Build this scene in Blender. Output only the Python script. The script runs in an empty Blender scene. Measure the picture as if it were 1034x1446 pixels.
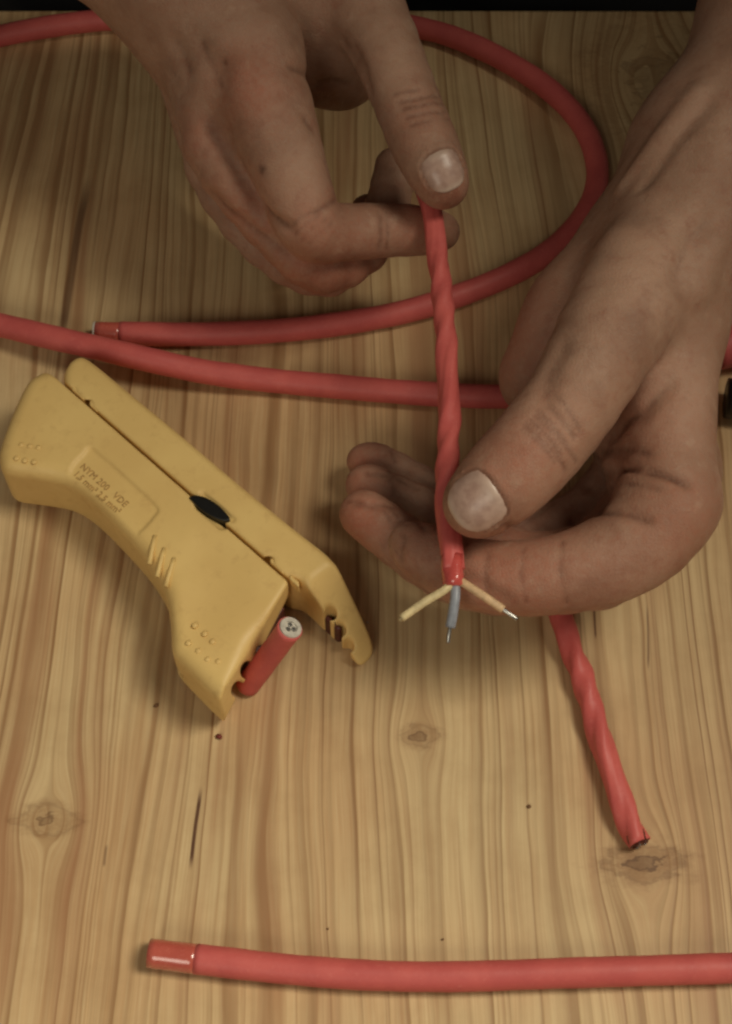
import bpy, math, random
import numpy as np
from mathutils import Vector, Matrix
random.seed(7)
rng = np.random.default_rng(7)

# ------------------------------------------------------------------ camera
PITCH = math.radians(62.0)          # looking down
FPX = 2200.0                        # focal length in photograph pixels (1034 x 1446)
DIST = 500.0                        # mm from lens to the table at the picture's middle
CX, CY = 517.0, 723.0
CAM = np.array([0.0, -DIST * math.cos(PITCH), DIST * math.sin(PITCH)])
FW = np.array([0.0, math.cos(PITCH), -math.sin(PITCH)])
UP = np.array([0.0, math.sin(PITCH), math.cos(PITCH)])
RT = np.array([1.0, 0.0, 0.0])

scene = bpy.context.scene
col = scene.collection
cd = bpy.data.cameras.new('camera')
cam = bpy.data.objects.new('camera', cd)
col.objects.link(cam)
cam.location = CAM * 0.001
cam.rotation_euler = (math.radians(90) - PITCH, 0, 0)
cd.sensor_fit = 'VERTICAL'
cd.sensor_height = 24.0
cd.lens = 24.0 * FPX / 1446.0
cd.clip_start = 0.02
cd.clip_end = 20.0
scene.camera = cam

# ------------------------------------------------------------------ light
w = bpy.data.worlds.new('World')
scene.world = w
w.use_nodes = True
bg = w.node_tree.nodes['Background']
bg.inputs[0].default_value = (1.0, 0.86, 0.70, 1)
bg.inputs[1].default_value = 0.074

def area(name, loc, target, size, power, color, spread=180):
    l = bpy.data.lights.new(name, 'AREA')
    l.shape = 'DISK'
    l.size = size
    l.energy = power
    l.color = color
    l.spread = math.radians(spread)
    o = bpy.data.objects.new(name, l)
    col.objects.link(o)
    o.location = loc
    d = Vector(target) - Vector(loc)
    o.rotation_euler = d.to_track_quat('-Z', 'Y').to_euler()
    return o
area('ceiling_lamp', (0.60, -0.08, 1.10), (-0.18, -0.40, 0.0), 0.50, 1.50, (0.97, 0.90, 0.72), 54)
area('fill_light', (-0.35, -0.85, 0.75), (-0.10, -0.08, 0.0), 0.50, 0.42, (0.97, 0.90, 0.73), 70)  # added fill with no known source, lifts the left and near table

vs = scene.view_settings
vs.view_transform = 'Standard'
vs.look = 'None'
vs.exposure = 0.08
vs.gamma = 1.0
vs.use_curve_mapping = False
scene.cycles.use_denoising = True
scene.cycles.filter_width = 2.5
scene.cycles.max_bounces = 6

# ------------------------------------------------------------------ pixels to millimetres
def ray(px, py):
    d = FW * FPX + RT * (px - CX) - UP * (py - CY)
    return d / np.linalg.norm(d)
def P(px, py, h=0.0):
    d = ray(px, py)
    return CAM + d * ((h - CAM[2]) / d[2])
def mm(rpx, p):
    """length in mm of rpx photograph pixels at point p"""
    return rpx * float(np.dot(np.asarray(p) - CAM, FW)) / FPX

# ------------------------------------------------------------------ small object helpers
def mesh_obj(name, verts_mm, faces, mat, parent=None, smooth=True):
    me = bpy.data.meshes.new(name)
    me.from_pydata((np.asarray(verts_mm, dtype=float) * 0.001).tolist(), [], faces if isinstance(faces, list) else faces.tolist())
    me.update()
    if smooth:
        me.polygons.foreach_set('use_smooth', [True] * len(me.polygons))
    if mat:
        me.materials.append(mat)
    o = bpy.data.objects.new(name, me)
    col.objects.link(o)
    if parent:
        o.parent = parent
    return o
def tag(o, label=None, cat=None, group=None, kind=None):
    for k, v in (('label', label), ('category', cat), ('group', group), ('kind', kind)):
        if v:
            o[k] = v
    return o
def thing(name, label, cat, group=None):
    o = bpy.data.objects.new(name, None)
    o.empty_display_size = 0.01
    col.objects.link(o)
    return tag(o, label, cat, group)

# ------------------------------------------------------------------ node helpers
class NT:
    def __init__(self, name):
        self.m = bpy.data.materials.new(name)
        self.m.use_nodes = True
        self.t = self.m.node_tree
        self.b = self.t.nodes['Principled BSDF']
    def n(self, typ, **kw):
        nd = self.t.nodes.new(typ)
        for k, v in kw.items():
            setattr(nd, k, v)
        return nd
    def put(self, sock, v):
        if isinstance(v, S):
            self.t.links.new(v.s, sock)
        elif isinstance(v, bpy.types.NodeSocket):
            self.t.links.new(v, sock)
        else:
            sock.default_value = v
    def op(self, op, *a, clamp=False):
        nd = self.n('ShaderNodeMath', operation=op, use_clamp=clamp)
        for i, v in enumerate(a):
            self.put(nd.inputs[i], v)
        return S(self, nd.outputs[0])
    def xyz(self, x, y, z):
        nd = self.n('ShaderNodeCombineXYZ')
        for i, v in enumerate((x, y, z)):
            self.put(nd.inputs[i], v)
        return nd.outputs[0]
    def noise(self, vec, scale=1.0, detail=2.0, rough=0.5, dist=0.0):
        nd = self.n('ShaderNodeTexNoise')
        self.put(nd.inputs['Vector'], vec)
        nd.inputs['Scale'].default_value = scale
        nd.inputs['Detail'].default_value = detail
        nd.inputs['Roughness'].default_value = rough
        nd.inputs['Distortion'].default_value = dist
        return S(self, nd.outputs[0])
    def voronoi(self, vec, scale, feature='F1'):
        nd = self.n('ShaderNodeTexVoronoi', feature=feature)
        self.put(nd.inputs['Vector'], vec)
        nd.inputs['Scale'].default_value = scale
        return S(self, nd.outputs[0])
    def smooth(self, v, a, b, lo=0.0, hi=1.0):
        nd = self.n('ShaderNodeMapRange', interpolation_type='SMOOTHSTEP')
        self.put(nd.inputs[0], v)
        for i, q in enumerate((a, b, lo, hi)):
            self.put(nd.inputs[i + 1], q)
        return S(self, nd.outputs[0])
    def mix(self, f, a, b, mode='MIX'):
        nd = self.n('ShaderNodeMix', data_type='RGBA', blend_type=mode)
        self.put(nd.inputs[0], f)
        self.put(nd.inputs[6], a if not isinstance(a, tuple) else (*a, 1))
        self.put(nd.inputs[7], b if not isinstance(b, tuple) else (*b, 1))
        return nd.outputs[2]
    def coords(self, scale=1000.0):
        """object coordinates in millimetres"""
        tc = self.n('ShaderNodeTexCoord')
        vm = self.n('ShaderNodeVectorMath', operation='SCALE')
        self.t.links.new(tc.outputs['Object'], vm.inputs[0])
        vm.inputs[3].default_value = scale
        return vm.outputs[0]
    def sep(self, v):
        nd = self.n('ShaderNodeSeparateXYZ')
        self.put(nd.inputs[0], v)
        return [S(self, o) for o in nd.outputs]
    def attr(self, name):
        nd = self.n('ShaderNodeAttribute', attribute_name=name)
        return S(self, nd.outputs['Fac'])
    def bump(self, h, strength=0.3, dist=0.001):
        nd = self.n('ShaderNodeBump')
        nd.inputs['Strength'].default_value = strength
        nd.inputs['Distance'].default_value = dist
        self.put(nd.inputs['Height'], h)
        self.t.links.new(nd.outputs[0], self.b.inputs['Normal'])
    def set(self, **kw):
        for k, v in kw.items():
            k = k.replace('_', ' ')
            s = self.b.inputs[k]
            if isinstance(v, tuple) and len(v) == 3 and s.type == 'RGBA':
                v = (*v, 1)
            self.put(s, v)
        return self.m
class S:
    def __init__(self, nt, s):
        self.nt, self.s = nt, s
    def __add__(self, o): return self.nt.op('ADD', self, o)
    def __radd__(self, o): return self.nt.op('ADD', o, self)
    def __sub__(self, o): return self.nt.op('SUBTRACT', self, o)
    def __rsub__(self, o): return self.nt.op('SUBTRACT', o, self)
    def __mul__(self, o): return self.nt.op('MULTIPLY', self, o)
    def __rmul__(self, o): return self.nt.op('MULTIPLY', o, self)
    def __truediv__(self, o): return self.nt.op('DIVIDE', self, o)
    def __rtruediv__(self, o): return self.nt.op('DIVIDE', o, self)
    def __pow__(self, o): return self.nt.op('POWER', self, o)
    def fract(self): return self.nt.op('FRACT', self)
    def mx(self, o): return self.nt.op('MAXIMUM', self, o)
    def mn(self, o): return self.nt.op('MINIMUM', self, o)

def lin(r, g, b):
    f = lambda c: (c / 255 / 12.92) if c / 255 <= 0.04045 else ((c / 255 + 0.055) / 1.055) ** 2.4
    return (f(r), f(g), f(b))

# ------------------------------------------------------------------ materials
def wood_material():
    t = NT('pine_wood')
    c = t.coords()
    x, y, z = t.sep(c)
    # knots: (pixel, flow radius, half width, half depth, darkness)
    knots = [((68, 1158), 7.0, 9.5, 5.0, 0.55), ((908, 1220), 8.0, 13.0, 6.0, 0.75), ((592, 1040), 5.0, 6.0, 4.0, 0.55),
             ((925, 110), 17.0, 26.0, 34.0, 0.30),
             ((1250, 760), 9.0, 9.0, 6.0, 0.8), ((-160, 860), 9.0, 9.0, 6.0, 0.8)]
    wob = t.noise(t.xyz(x * 0.020, y * 0.0028, 3.0), 1.0, 1.0, 0.5)
    wob2 = t.noise(t.xyz(x * 0.07, y * 0.016, 9.0), 1.0, 2.0, 0.5)
    u = x + (wob - 0.5) * 34.0 + (wob2 - 0.5) * 3.6
    kmask = None
    kn1 = t.noise(t.xyz(x * 0.13, y * 0.22, 41.0), 1.0, 3.0, 0.6)
    kn2 = t.noise(t.xyz(x * 0.11, y * 0.20, 57.0), 1.0, 3.0, 0.6)
    kcore = None
    for (pp, R, hw, hd, dk) in knots:
        k = P(*pp)
        dx = x - float(k[0])
        dy = (y - float(k[1]))
        jx = dx + (kn1 - 0.5) * hw * 1.5
        jy = dy + (kn2 - 0.5) * hd * 1.6
        r2 = dx * dx + dy * dy * 0.45
        u = u - dx * (R * R) / (r2 + R * R * 0.55)
        e = (jx * jx) / (hw * hw) + (jy * jy) / (hd * hd)
        m = t.smooth(e, 1.9, 0.2, 0.0, dk * 0.85)
        kmask = m if kmask is None else kmask.mx(m)
        cr = (t.smooth(e, 0.20, 0.11, 0.0, dk) - t.smooth(e, 0.10, 0.05, 0.0, dk * 0.45)).mx(t.smooth(t.op('ABSOLUTE', e - 0.75), 0.22, 0.05, 0.0, dk * 0.28))
        kcore = cr if kcore is None else kcore.mx(cr)
    # uneven ring widths
    one = t.noise(t.xyz(u * 0.040, 0.0, 1.0), 1.0, 3.0, 0.5)
    g = u + (one - 0.5) * 62.0
    ph = (g / 8.2).fract()
    late = (t.smooth(ph, 0.20, 0.90, 0.0, 0.45) + t.smooth(ph, 0.66, 0.90, 0.0, 0.60)) * t.smooth(ph, 1.0, 0.93)
    ph2 = (g / 3.3 + 0.3).fract()
    late2 = t.smooth(ph2, 0.35, 0.85) * t.smooth(ph2, 1.0, 0.90)
    amp = t.noise(t.xyz(u * 0.16, y * 0.007, 5.0), 1.0, 2.0, 0.6)
    fib = t.noise(t.xyz(u * 1.8, y * 0.035, 2.0), 1.0, 3.0, 0.6)
    fib2 = t.noise(t.xyz(u * 0.55, y * 0.012, 7.0), 1.0, 3.0, 0.55)
    tint = t.noise(t.xyz(x * 0.016, y * 0.009, 11.0), 1.0, 2.0, 0.5)
    dark = late * t.smooth(amp, 0.30, 0.68, 0.14, 1.0) + late2 * t.smooth(amp, 0.62, 0.38, 0.0, 0.42)
    base = t.mix(t.smooth(tint, 0.35, 0.68), lin(213, 185, 139), lin(204, 165, 120))
    base = t.mix(t.smooth(fib2, 0.38, 0.75, 0.0, 0.50), base, lin(176, 134, 92))
    base = t.mix(t.smooth(fib, 0.35, 0.8, 0.0, 0.38), base, lin(228, 206, 160))
    base = t.mix(t.op('MULTIPLY', dark, 0.76, clamp=True), base, lin(134, 92, 54))
    band = t.noise(t.xyz(u * 0.085, y * 0.0045, 31.0), 1.0, 2.0, 0.5)
    base = t.mix(t.smooth(band, 0.50, 0.72, 0.0, 0.66), base, lin(158, 108, 74))
    rings = t.noise(t.xyz(x * 0.35, y * 0.8, 4.0), 1.0, 3.0, 0.6, 1.0)
    base = t.mix(kmask * t.smooth(rings, 0.25, 0.75, 0.55, 1.0), base, lin(128, 84, 48))
    base = t.mix(kcore, base, lin(78, 44, 26))
    # resin pockets: long thin dark streaks
    for (a, b, wd, am) in (((284, 1106), (269, 1232), 0.75, 0.95), ((152, 1190), (148, 1226), 0.5, 0.5), ((126, 240), (82, 500), 2.2, 0.72),
                           ((838, 850), (842, 905), 0.5, 0.8), ((912, 850), (916, 950), 0.45, 0.6)):
        A, B = P(*a), P(*b)
        L = float(np.linalg.norm(B - A))
        ax = (B - A) / L
        s = (x - float(A[0])) * float(ax[0]) + (y - float(A[1])) * float(ax[1])
        q = (x - float(A[0])) * float(-ax[1]) + (y - float(A[1])) * float(ax[0]) + (wob2 - 0.5) * 3.0
        sm = t.smooth(s, 0.0, L * 0.25) * t.smooth(s, L, L * 0.8)
        ds = t.smooth(t.op('ABSOLUTE', q), wd, wd * 0.35) * sm * am
        base = t.mix(ds, base, lin(80, 44, 28))
    mot = t.noise(t.xyz(x * 0.05, y * 0.05, 21.0), 1.0, 4.0, 0.6)
    base = t.mix(t.smooth(mot, 0.4, 0.75, 0.0, 0.22), base, lin(150, 112, 72))
    rough = t.smooth(fib, 0.2, 0.8, 0.44, 0.60)
    h = dark * -0.6 + fib * 0.5
    t.bump(h, 0.25, 0.0004)
    return t.set(Base_Color=base, Roughness=rough, Specular_IOR_Level=0.35)

def skin_material():
    t = NT('skin')
    c = t.coords()
    red, dirt, pale = t.attr('red'), t.attr('dirt'), t.attr('pale')
    n1 = t.noise(c, 0.06, 3.0, 0.55)
    n2 = t.noise(c, 0.45, 4.0, 0.65)
    n3 = t.noise(c, 2.2, 2.0, 0.6)
    base = t.mix(t.smooth(n1, 0.3, 0.7), lin(174, 138, 116), lin(158, 120, 98))
    base = t.mix(t.smooth(n2, 0.42, 0.75, 0.0, 0.42), base, lin(166, 116, 92))
    base = t.mix(t.op('MULTIPLY', red, t.smooth(n2, 0.2, 0.7, 0.55, 1.0), clamp=True), base, lin(176, 98, 74))
    base = t.mix(t.op('MULTIPLY', pale, 1.0, clamp=True), base, lin(222, 178, 152))
    base = t.mix(t.smooth(n3, 0.50, 0.85, 0.0, 0.30), base, lin(140, 90, 70))
    n4 = t.noise(c, 0.16, 5.0, 0.7)
    base = t.mix(t.smooth(n4, 0.52, 0.72, 0.0, 0.40), base, lin(148, 92, 72))
    base = t.mix(t.smooth(n4, 0.44, 0.30, 0.0, 0.30), base, lin(196, 162, 138))
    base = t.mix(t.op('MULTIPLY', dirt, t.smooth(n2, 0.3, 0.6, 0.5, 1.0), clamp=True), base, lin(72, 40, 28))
    n5 = t.noise(c, 0.028, 5.0, 0.68)
    base = t.mix(t.smooth(n5, 0.50, 0.68, 0.0, 0.34), base, lin(112, 78, 62))
    v1 = t.voronoi(c, 0.95, 'DISTANCE_TO_EDGE')
    v2 = t.voronoi(c, 1.9, 'DISTANCE_TO_EDGE')
    h = t.smooth(v1, 0.0, 0.22) * 0.5 + t.smooth(v2, 0.0, 0.2) * 0.25 + n2 * 0.9 + n3 * 0.25
    t.bump(h, 0.36, 0.0005)
    t.b.subsurface_method = 'RANDOM_WALK'
    return t.set(Base_Color=base, Roughness=t.smooth(n2, 0.2, 0.8, 0.44, 0.66), Specular_IOR_Level=0.36,
                 Subsurface_Weight=0.14, Subsurface_Radius=(1.0, 0.35, 0.2), Subsurface_Scale=0.0018)

def nail_material():
    t = NT('fingernail')
    c = t.coords()
    n = t.noise(c, 0.35, 3.0, 0.5)
    pale = t.attr('pale')
    base = t.mix(t.smooth(n, 0.3, 0.7), lin(194, 162, 146), lin(172, 138, 124))
    base = t.mix(t.op('MULTIPLY', pale, 1.0, clamp=True), base, lin(212, 190, 172))
    t.bump(t.noise(c, 0.6, 2.0), 0.15, 0.0004)
    return t.set(Base_Color=base, Roughness=0.34, Specular_IOR_Level=0.5)

def sheath_material(name, rgb, rough=0.42, coat=0.0):
    t = NT(name)
    c = t.coords()
    n = t.noise(c, 0.09, 4.0, 0.6)
    n2 = t.noise(c, 0.8, 3.0, 0.6)
    r, g, b = rgb
    base = t.mix(t.smooth(n, 0.3, 0.7, 0.0, 0.6), lin(r, g, b), lin(r * 0.90, g * 0.82, b * 0.86))
    base = t.mix(t.smooth(n2, 0.55, 0.8, 0.0, 0.30), base, lin(min(255, r * 1.06), min(255, g * 1.35), min(255, b * 1.32)))
    t.bump(n2 * 0.6 + n * 0.6, 0.25, 0.0005)
    return t.set(Base_Color=base, Roughness=t.smooth(n2, 0.2, 0.8, rough - 0.05, rough + 0.12), Specular_IOR_Level=0.45, Coat_Weight=coat, Coat_Roughness=0.08)

def plain(name, rgb, rough=0.5, metal=0.0, var=0.15, scale=0.5, bump=0.1):
    t = NT(name)
    c = t.coords()
    n = t.noise(c, scale, 4.0, 0.6)
    r, g, b = rgb
    base = t.mix(t.smooth(n, 0.3, 0.75), lin(r, g, b), lin(r * (1 - var), g * (1 - var), b * (1 - var)))
    if bump:
        t.bump(n, bump, 0.0004)
    return t.set(Base_Color=base, Roughness=rough, Metallic=metal)

def yellow_material():
    t = NT('yellow_plastic')
    c = t.coords()
    n = t.noise(c, 0.035, 4.0, 0.55)
    n2 = t.noise(c, 0.25, 5.0, 0.65)
    n3 = t.noise(c, 3.0, 2.0, 0.5)
    base = t.mix(t.smooth(n, 0.3, 0.7), lin(232, 198, 128), lin(222, 186, 118))
    base = t.mix(t.smooth(n2, 0.50, 0.78, 0.0, 0.35), base, lin(190, 148, 88))
    t.bump(n3 * 0.6 + n2 * 0.3, 0.12, 0.0004)
    return t.set(Base_Color=base, Roughness=t.smooth(n2, 0.2, 0.8, 0.40, 0.55), Specular_IOR_Level=0.4)

M_WOOD = wood_material()
M_SKIN = skin_material()
M_NAIL = nail_material()
M_RED = sheath_material('red_sheath', (206, 98, 92), 0.50)
M_REDTW = sheath_material('red_inner_sheath', (212, 102, 95), 0.44)
M_REDGL = sheath_material('red_glossy_sheath', (206, 88, 80), 0.22, 0.8)
M_FILM = sheath_material('red_glossy_film', (198, 98, 82), 0.20, 1.0)
M_WHITE = plain('white_core_plastic', (214, 206, 192), 0.45)
M_IVORY = plain('ivory_wire', (228, 206, 156), 0.5)
M_GREYW = plain('grey_blue_wire', (150, 154, 164), 0.4)
M_TAN = plain('tan_wire', (228, 190, 146), 0.5)
M_METAL = plain('tinned_conductor', (178, 176, 172), 0.28, 0.9)
M_DARKR = plain('dark_brown_insulation', (84, 36, 24), 0.3)
M_YEL = yellow_material()
M_YDARK = plain('worn_yellow_print', (184, 144, 86), 0.6)
M_BLACK = plain('black_plastic', (20, 19, 18), 0.35)
M_CLOTH = plain('black_cloth', (13, 12, 12), 0.95, 0.0, 0.4, 0.3, 0.5)
M_JAWSHADE = plain('dark_red_jaw_shade', (88, 42, 34), 0.5)  # reddish shade between the jaws, put into the colour
M_CRUMB = plain('red_crumb', (118, 44, 34), 0.6)
M_CRUMBD = plain('brown_crumb', (120, 84, 52), 0.7)
M_CRUMBW = plain('pale_crumb', (226, 220, 206), 0.5)

# ------------------------------------------------------------------ table top (one board, bevelled edge)
EDGE_Y = float(P(517, 13)[1])
def make_table():
    x0, x1, y0, y1, th, r = -420.0, 420.0, -330.0, EDGE_Y, -28.0, 1.6
    ring = lambda i, z: [(x0 + i, y0 + i, z), (x1 - i, y0 + i, z), (x1 - i, y1 - i, z), (x0 + i, y1 - i, z)]
    v, f = [], []
    for i, z in ((r, 0.0), (r * 0.3, -r * 0.3), (0, -r), (0, th + r), (r, th)):
        v += ring(i, z)
    f.append((0, 1, 2, 3))
    for k in range(4):
        for j in range(4):
            a, b = k * 4 + j, k * 4 + (j + 1) % 4
            f.append((a, a + 4, b + 4, b))
    f.append((19, 18, 17, 16))
    o = mesh_obj('table_top', v, f, M_WOOD, smooth=False)
    tag(o, 'pale varnished pine table top with brown grain and knots', kind='structure')
make_table()

# ------------------------------------------------------------------ signed distance modelling
def smin(a, b, k):
    h = np.maximum(k - np.abs(a - b), 0.0) / k
    return np.minimum(a, b) - h * h * k * 0.25
def smax(a, b, k):
    return -smin(-a, -b, k)
def cone(p, a, b, ra, rb):
    ab = b - a
    t = np.clip(((p - a) @ ab) / max(float(ab @ ab), 1e-9), 0, 1)
    q = p - a - t[:, None] * ab
    return np.sqrt(np.einsum('ij,ij->i', q, q)) - (ra + t * (rb - ra))
def polyline_dist(p, pts):
    d = np.full(len(p), 1e9)
    if len(pts) == 1:
        return np.linalg.norm(p - pts[0], axis=1)
    for a, b in zip(pts[:-1], pts[1:]):
        d = np.minimum(d, cone(p, a, b, 0.0, 0.0))
    return d

def surface_nets(F, org, h):
    nx, ny, nz = F.shape
    ins = F < 0
    c = [ins[i:nx - 1 + i, j:ny - 1 + j, k:nz - 1 + k] for i in (0, 1) for j in (0, 1) for k in (0, 1)]
    s = sum(q.astype(np.int8) for q in c)
    act = (s > 0) & (s < 8)
    idx = np.argwhere(act)
    vid = -np.ones(act.shape, dtype=np.int64)
    vid[act] = np.arange(len(idx))
    I, J, K = idx.T
    corner = np.stack([F[I + i, J + j, K + k] for i in (0, 1) for j in (0, 1) for k in (0, 1)], 1)
    offs = np.array([(i, j, k) for i in (0, 1) for j in (0, 1) for k in (0, 1)], float)
    acc = np.zeros((len(idx), 3))
    cnt = np.zeros(len(idx))
    for a in range(8):
        for b in range(a + 1, 8):
            if np.abs(offs[a] - offs[b]).sum() != 1:
                continue
            fa, fb = corner[:, a], corner[:, b]
            m = (fa < 0) != (fb < 0)
            t = np.where(m, fa / np.where(m, fa - fb, 1.0), 0.0)
            acc += m[:, None] * (offs[a] + t[:, None] * (offs[b] - offs[a]))
            cnt += m
    V = org + (idx + acc / cnt[:, None]) * h
    quads = []
    A = ins[:-1, 1:-1, 1:-1] != ins[1:, 1:-1, 1:-1]
    e = np.argwhere(A)
    i, j, k = e[:, 0], e[:, 1] + 1, e[:, 2] + 1
    q = np.stack([vid[i, j - 1, k - 1], vid[i, j, k - 1], vid[i, j, k], vid[i, j - 1, k]], 1)
    fl = ins[i, j, k]
    quads += [np.where(fl[:, None], q, q[:, ::-1])]
    A = ins[1:-1, :-1, 1:-1] != ins[1:-1, 1:, 1:-1]
    e = np.argwhere(A)
    i, j, k = e[:, 0] + 1, e[:, 1], e[:, 2] + 1
    q = np.stack([vid[i - 1, j, k - 1], vid[i, j, k - 1], vid[i, j, k], vid[i - 1, j, k]], 1)
    fl = ins[i, j, k]
    quads += [np.where(fl[:, None], q[:, ::-1], q)]
    A = ins[1:-1, 1:-1, :-1] != ins[1:-1, 1:-1, 1:]
    e = np.argwhere(A)
    i, j, k = e[:, 0] + 1, e[:, 1] + 1, e[:, 2]
    q = np.stack([vid[i - 1, j - 1, k], vid[i, j - 1, k], vid[i, j, k], vid[i - 1, j, k]], 1)
    fl = ins[i, j, k]
    quads += [np.where(fl[:, None], q, q[:, ::-1])]
    return V, np.concatenate(quads)

def mesh_sdf(sdf, lo, hi, h, slack=3.0, cull=None):
    """sample sdf only near its surface, then extract it"""
    B = 8
    lo = np.asarray(lo, float)
    n = (np.ceil((np.asarray(hi) - lo) / (h * B))).astype(int)
    g = np.stack(np.meshgrid(*[np.arange(k) for k in n], indexing='ij'), -1).reshape(-1, 3)
    cen = lo + (g * B + (B - 1) / 2) * h
    d = sdf(cen)
    F = np.repeat(np.repeat(np.repeat(d.reshape(n), B, 0), B, 1), B, 2)
    near = np.abs(d) < B * h * 0.87 * 1.15 + slack
    loc = np.stack(np.meshgrid(*[np.arange(B)] * 3, indexing='ij'), -1).reshape(-1, 3)
    gb = g[near]
    sup = gb // 3
    key = (sup[:, 0] * 4096 + sup[:, 1]) * 4096 + sup[:, 2]
    order = np.argsort(key, kind='stable')
    cuts = np.flatnonzero(np.diff(key[order])) + 1
    for part in np.split(order, cuts):
        bl = gb[part]
        gg = (bl[:, None, :] * B + loc[None]).reshape(-1, 3)
        pts = lo + gg * h
        if cull is not None:
            a, b = pts.min(0), pts.max(0)
            cull((a + b) / 2, float(np.linalg.norm(b - a)) / 2)
        F[gg[:, 0], gg[:, 1], gg[:, 2]] = sdf(pts)
    if cull is not None:
        cull(None, 0)
    return surface_nets(F, lo, h)

def relax(V, Q, it=2, lam=0.5):
    for _ in range(it):
        acc = np.zeros_like(V)
        cnt = np.zeros(len(V))
        for a in range(4):
            np.add.at(acc, Q[:, a], V[Q[:, (a + 1) % 4]] + V[Q[:, (a + 3) % 4]])
            np.add.at(cnt, Q[:, a], 2)
        V = V + lam * (acc / np.maximum(cnt, 1)[:, None] - V)
    return V

# ------------------------------------------------------------------ black clothing of the person beyond the table
def make_sweater():
    ey = EDGE_Y
    caps = [((-60, ey + 120, -260), (-40, ey + 130, 250), 105, 120), ((60, ey + 120, -260), (40, ey + 130, 250), 105, 120),
            ((-120, ey + 130, -250), (-110, ey + 140, 260), 85, 90), ((120, ey + 130, -250), (110, ey + 140, 260), 85, 90)]
    arms = [([P(-90, -300, 105), (-215, ey + 150, 150), (-190, ey + 150, 300)], (40, 52, 66)),
            ([P(1250, -215, 95), (235, ey + 150, 150), (200, ey + 150, 300)], (44, 54, 66))]
    def sdf(p):
        d = np.full(len(p), 1e9)
        for a, b, ra, rb in caps:
            d = smin(d, cone(p, np.array(a, float), np.array(b, float), ra, rb), 50.0)
        for pts, rr in arms:
            for i in range(len(pts) - 1):
                d = smin(d, cone(p, np.array(pts[i], float), np.array(pts[i + 1], float), rr[i], rr[i + 1]), 25.0)
        d = d + 3.0 * np.sin(p[:, 2] * 0.11 + p[:, 0] * 0.05) * np.sin(p[:, 0] * 0.06 + 1.0)
        d = np.maximum(d, (ey + 6.0) - p[:, 1] - np.where(p[:, 2] > 25, 400.0, 0.0))
        return d
    V, Q = mesh_sdf(sdf, (-330, ey - 60, -380), (330, ey + 290, 400), 7.0, 8.0)
    o = mesh_obj('black_sweater', relax(V, Q, 2), Q, M_CLOTH)
    tag(o, 'black cloth of the clothing worn behind the far table edge', 'clothing')
make_sweater()

# ------------------------------------------------------------------ hands
def catmull(pts, sub):
    pts = np.asarray(pts, float)
    q = np.vstack([2 * pts[0] - pts[1], pts, 2 * pts[-1] - pts[-2]])
    out = []
    for i in range(1, len(q) - 2):
        for s in range(sub):
            t = s / sub
            a, b, c, d = q[i - 1], q[i], q[i + 1], q[i + 2]
            out.append(0.5 * ((2 * b) + (c - a) * t + (2 * a - 5 * b + 4 * c - d) * t * t + (3 * b - a - 3 * c + d) * t ** 3))
    out.append(q[-2])
    return np.array(out)

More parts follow.
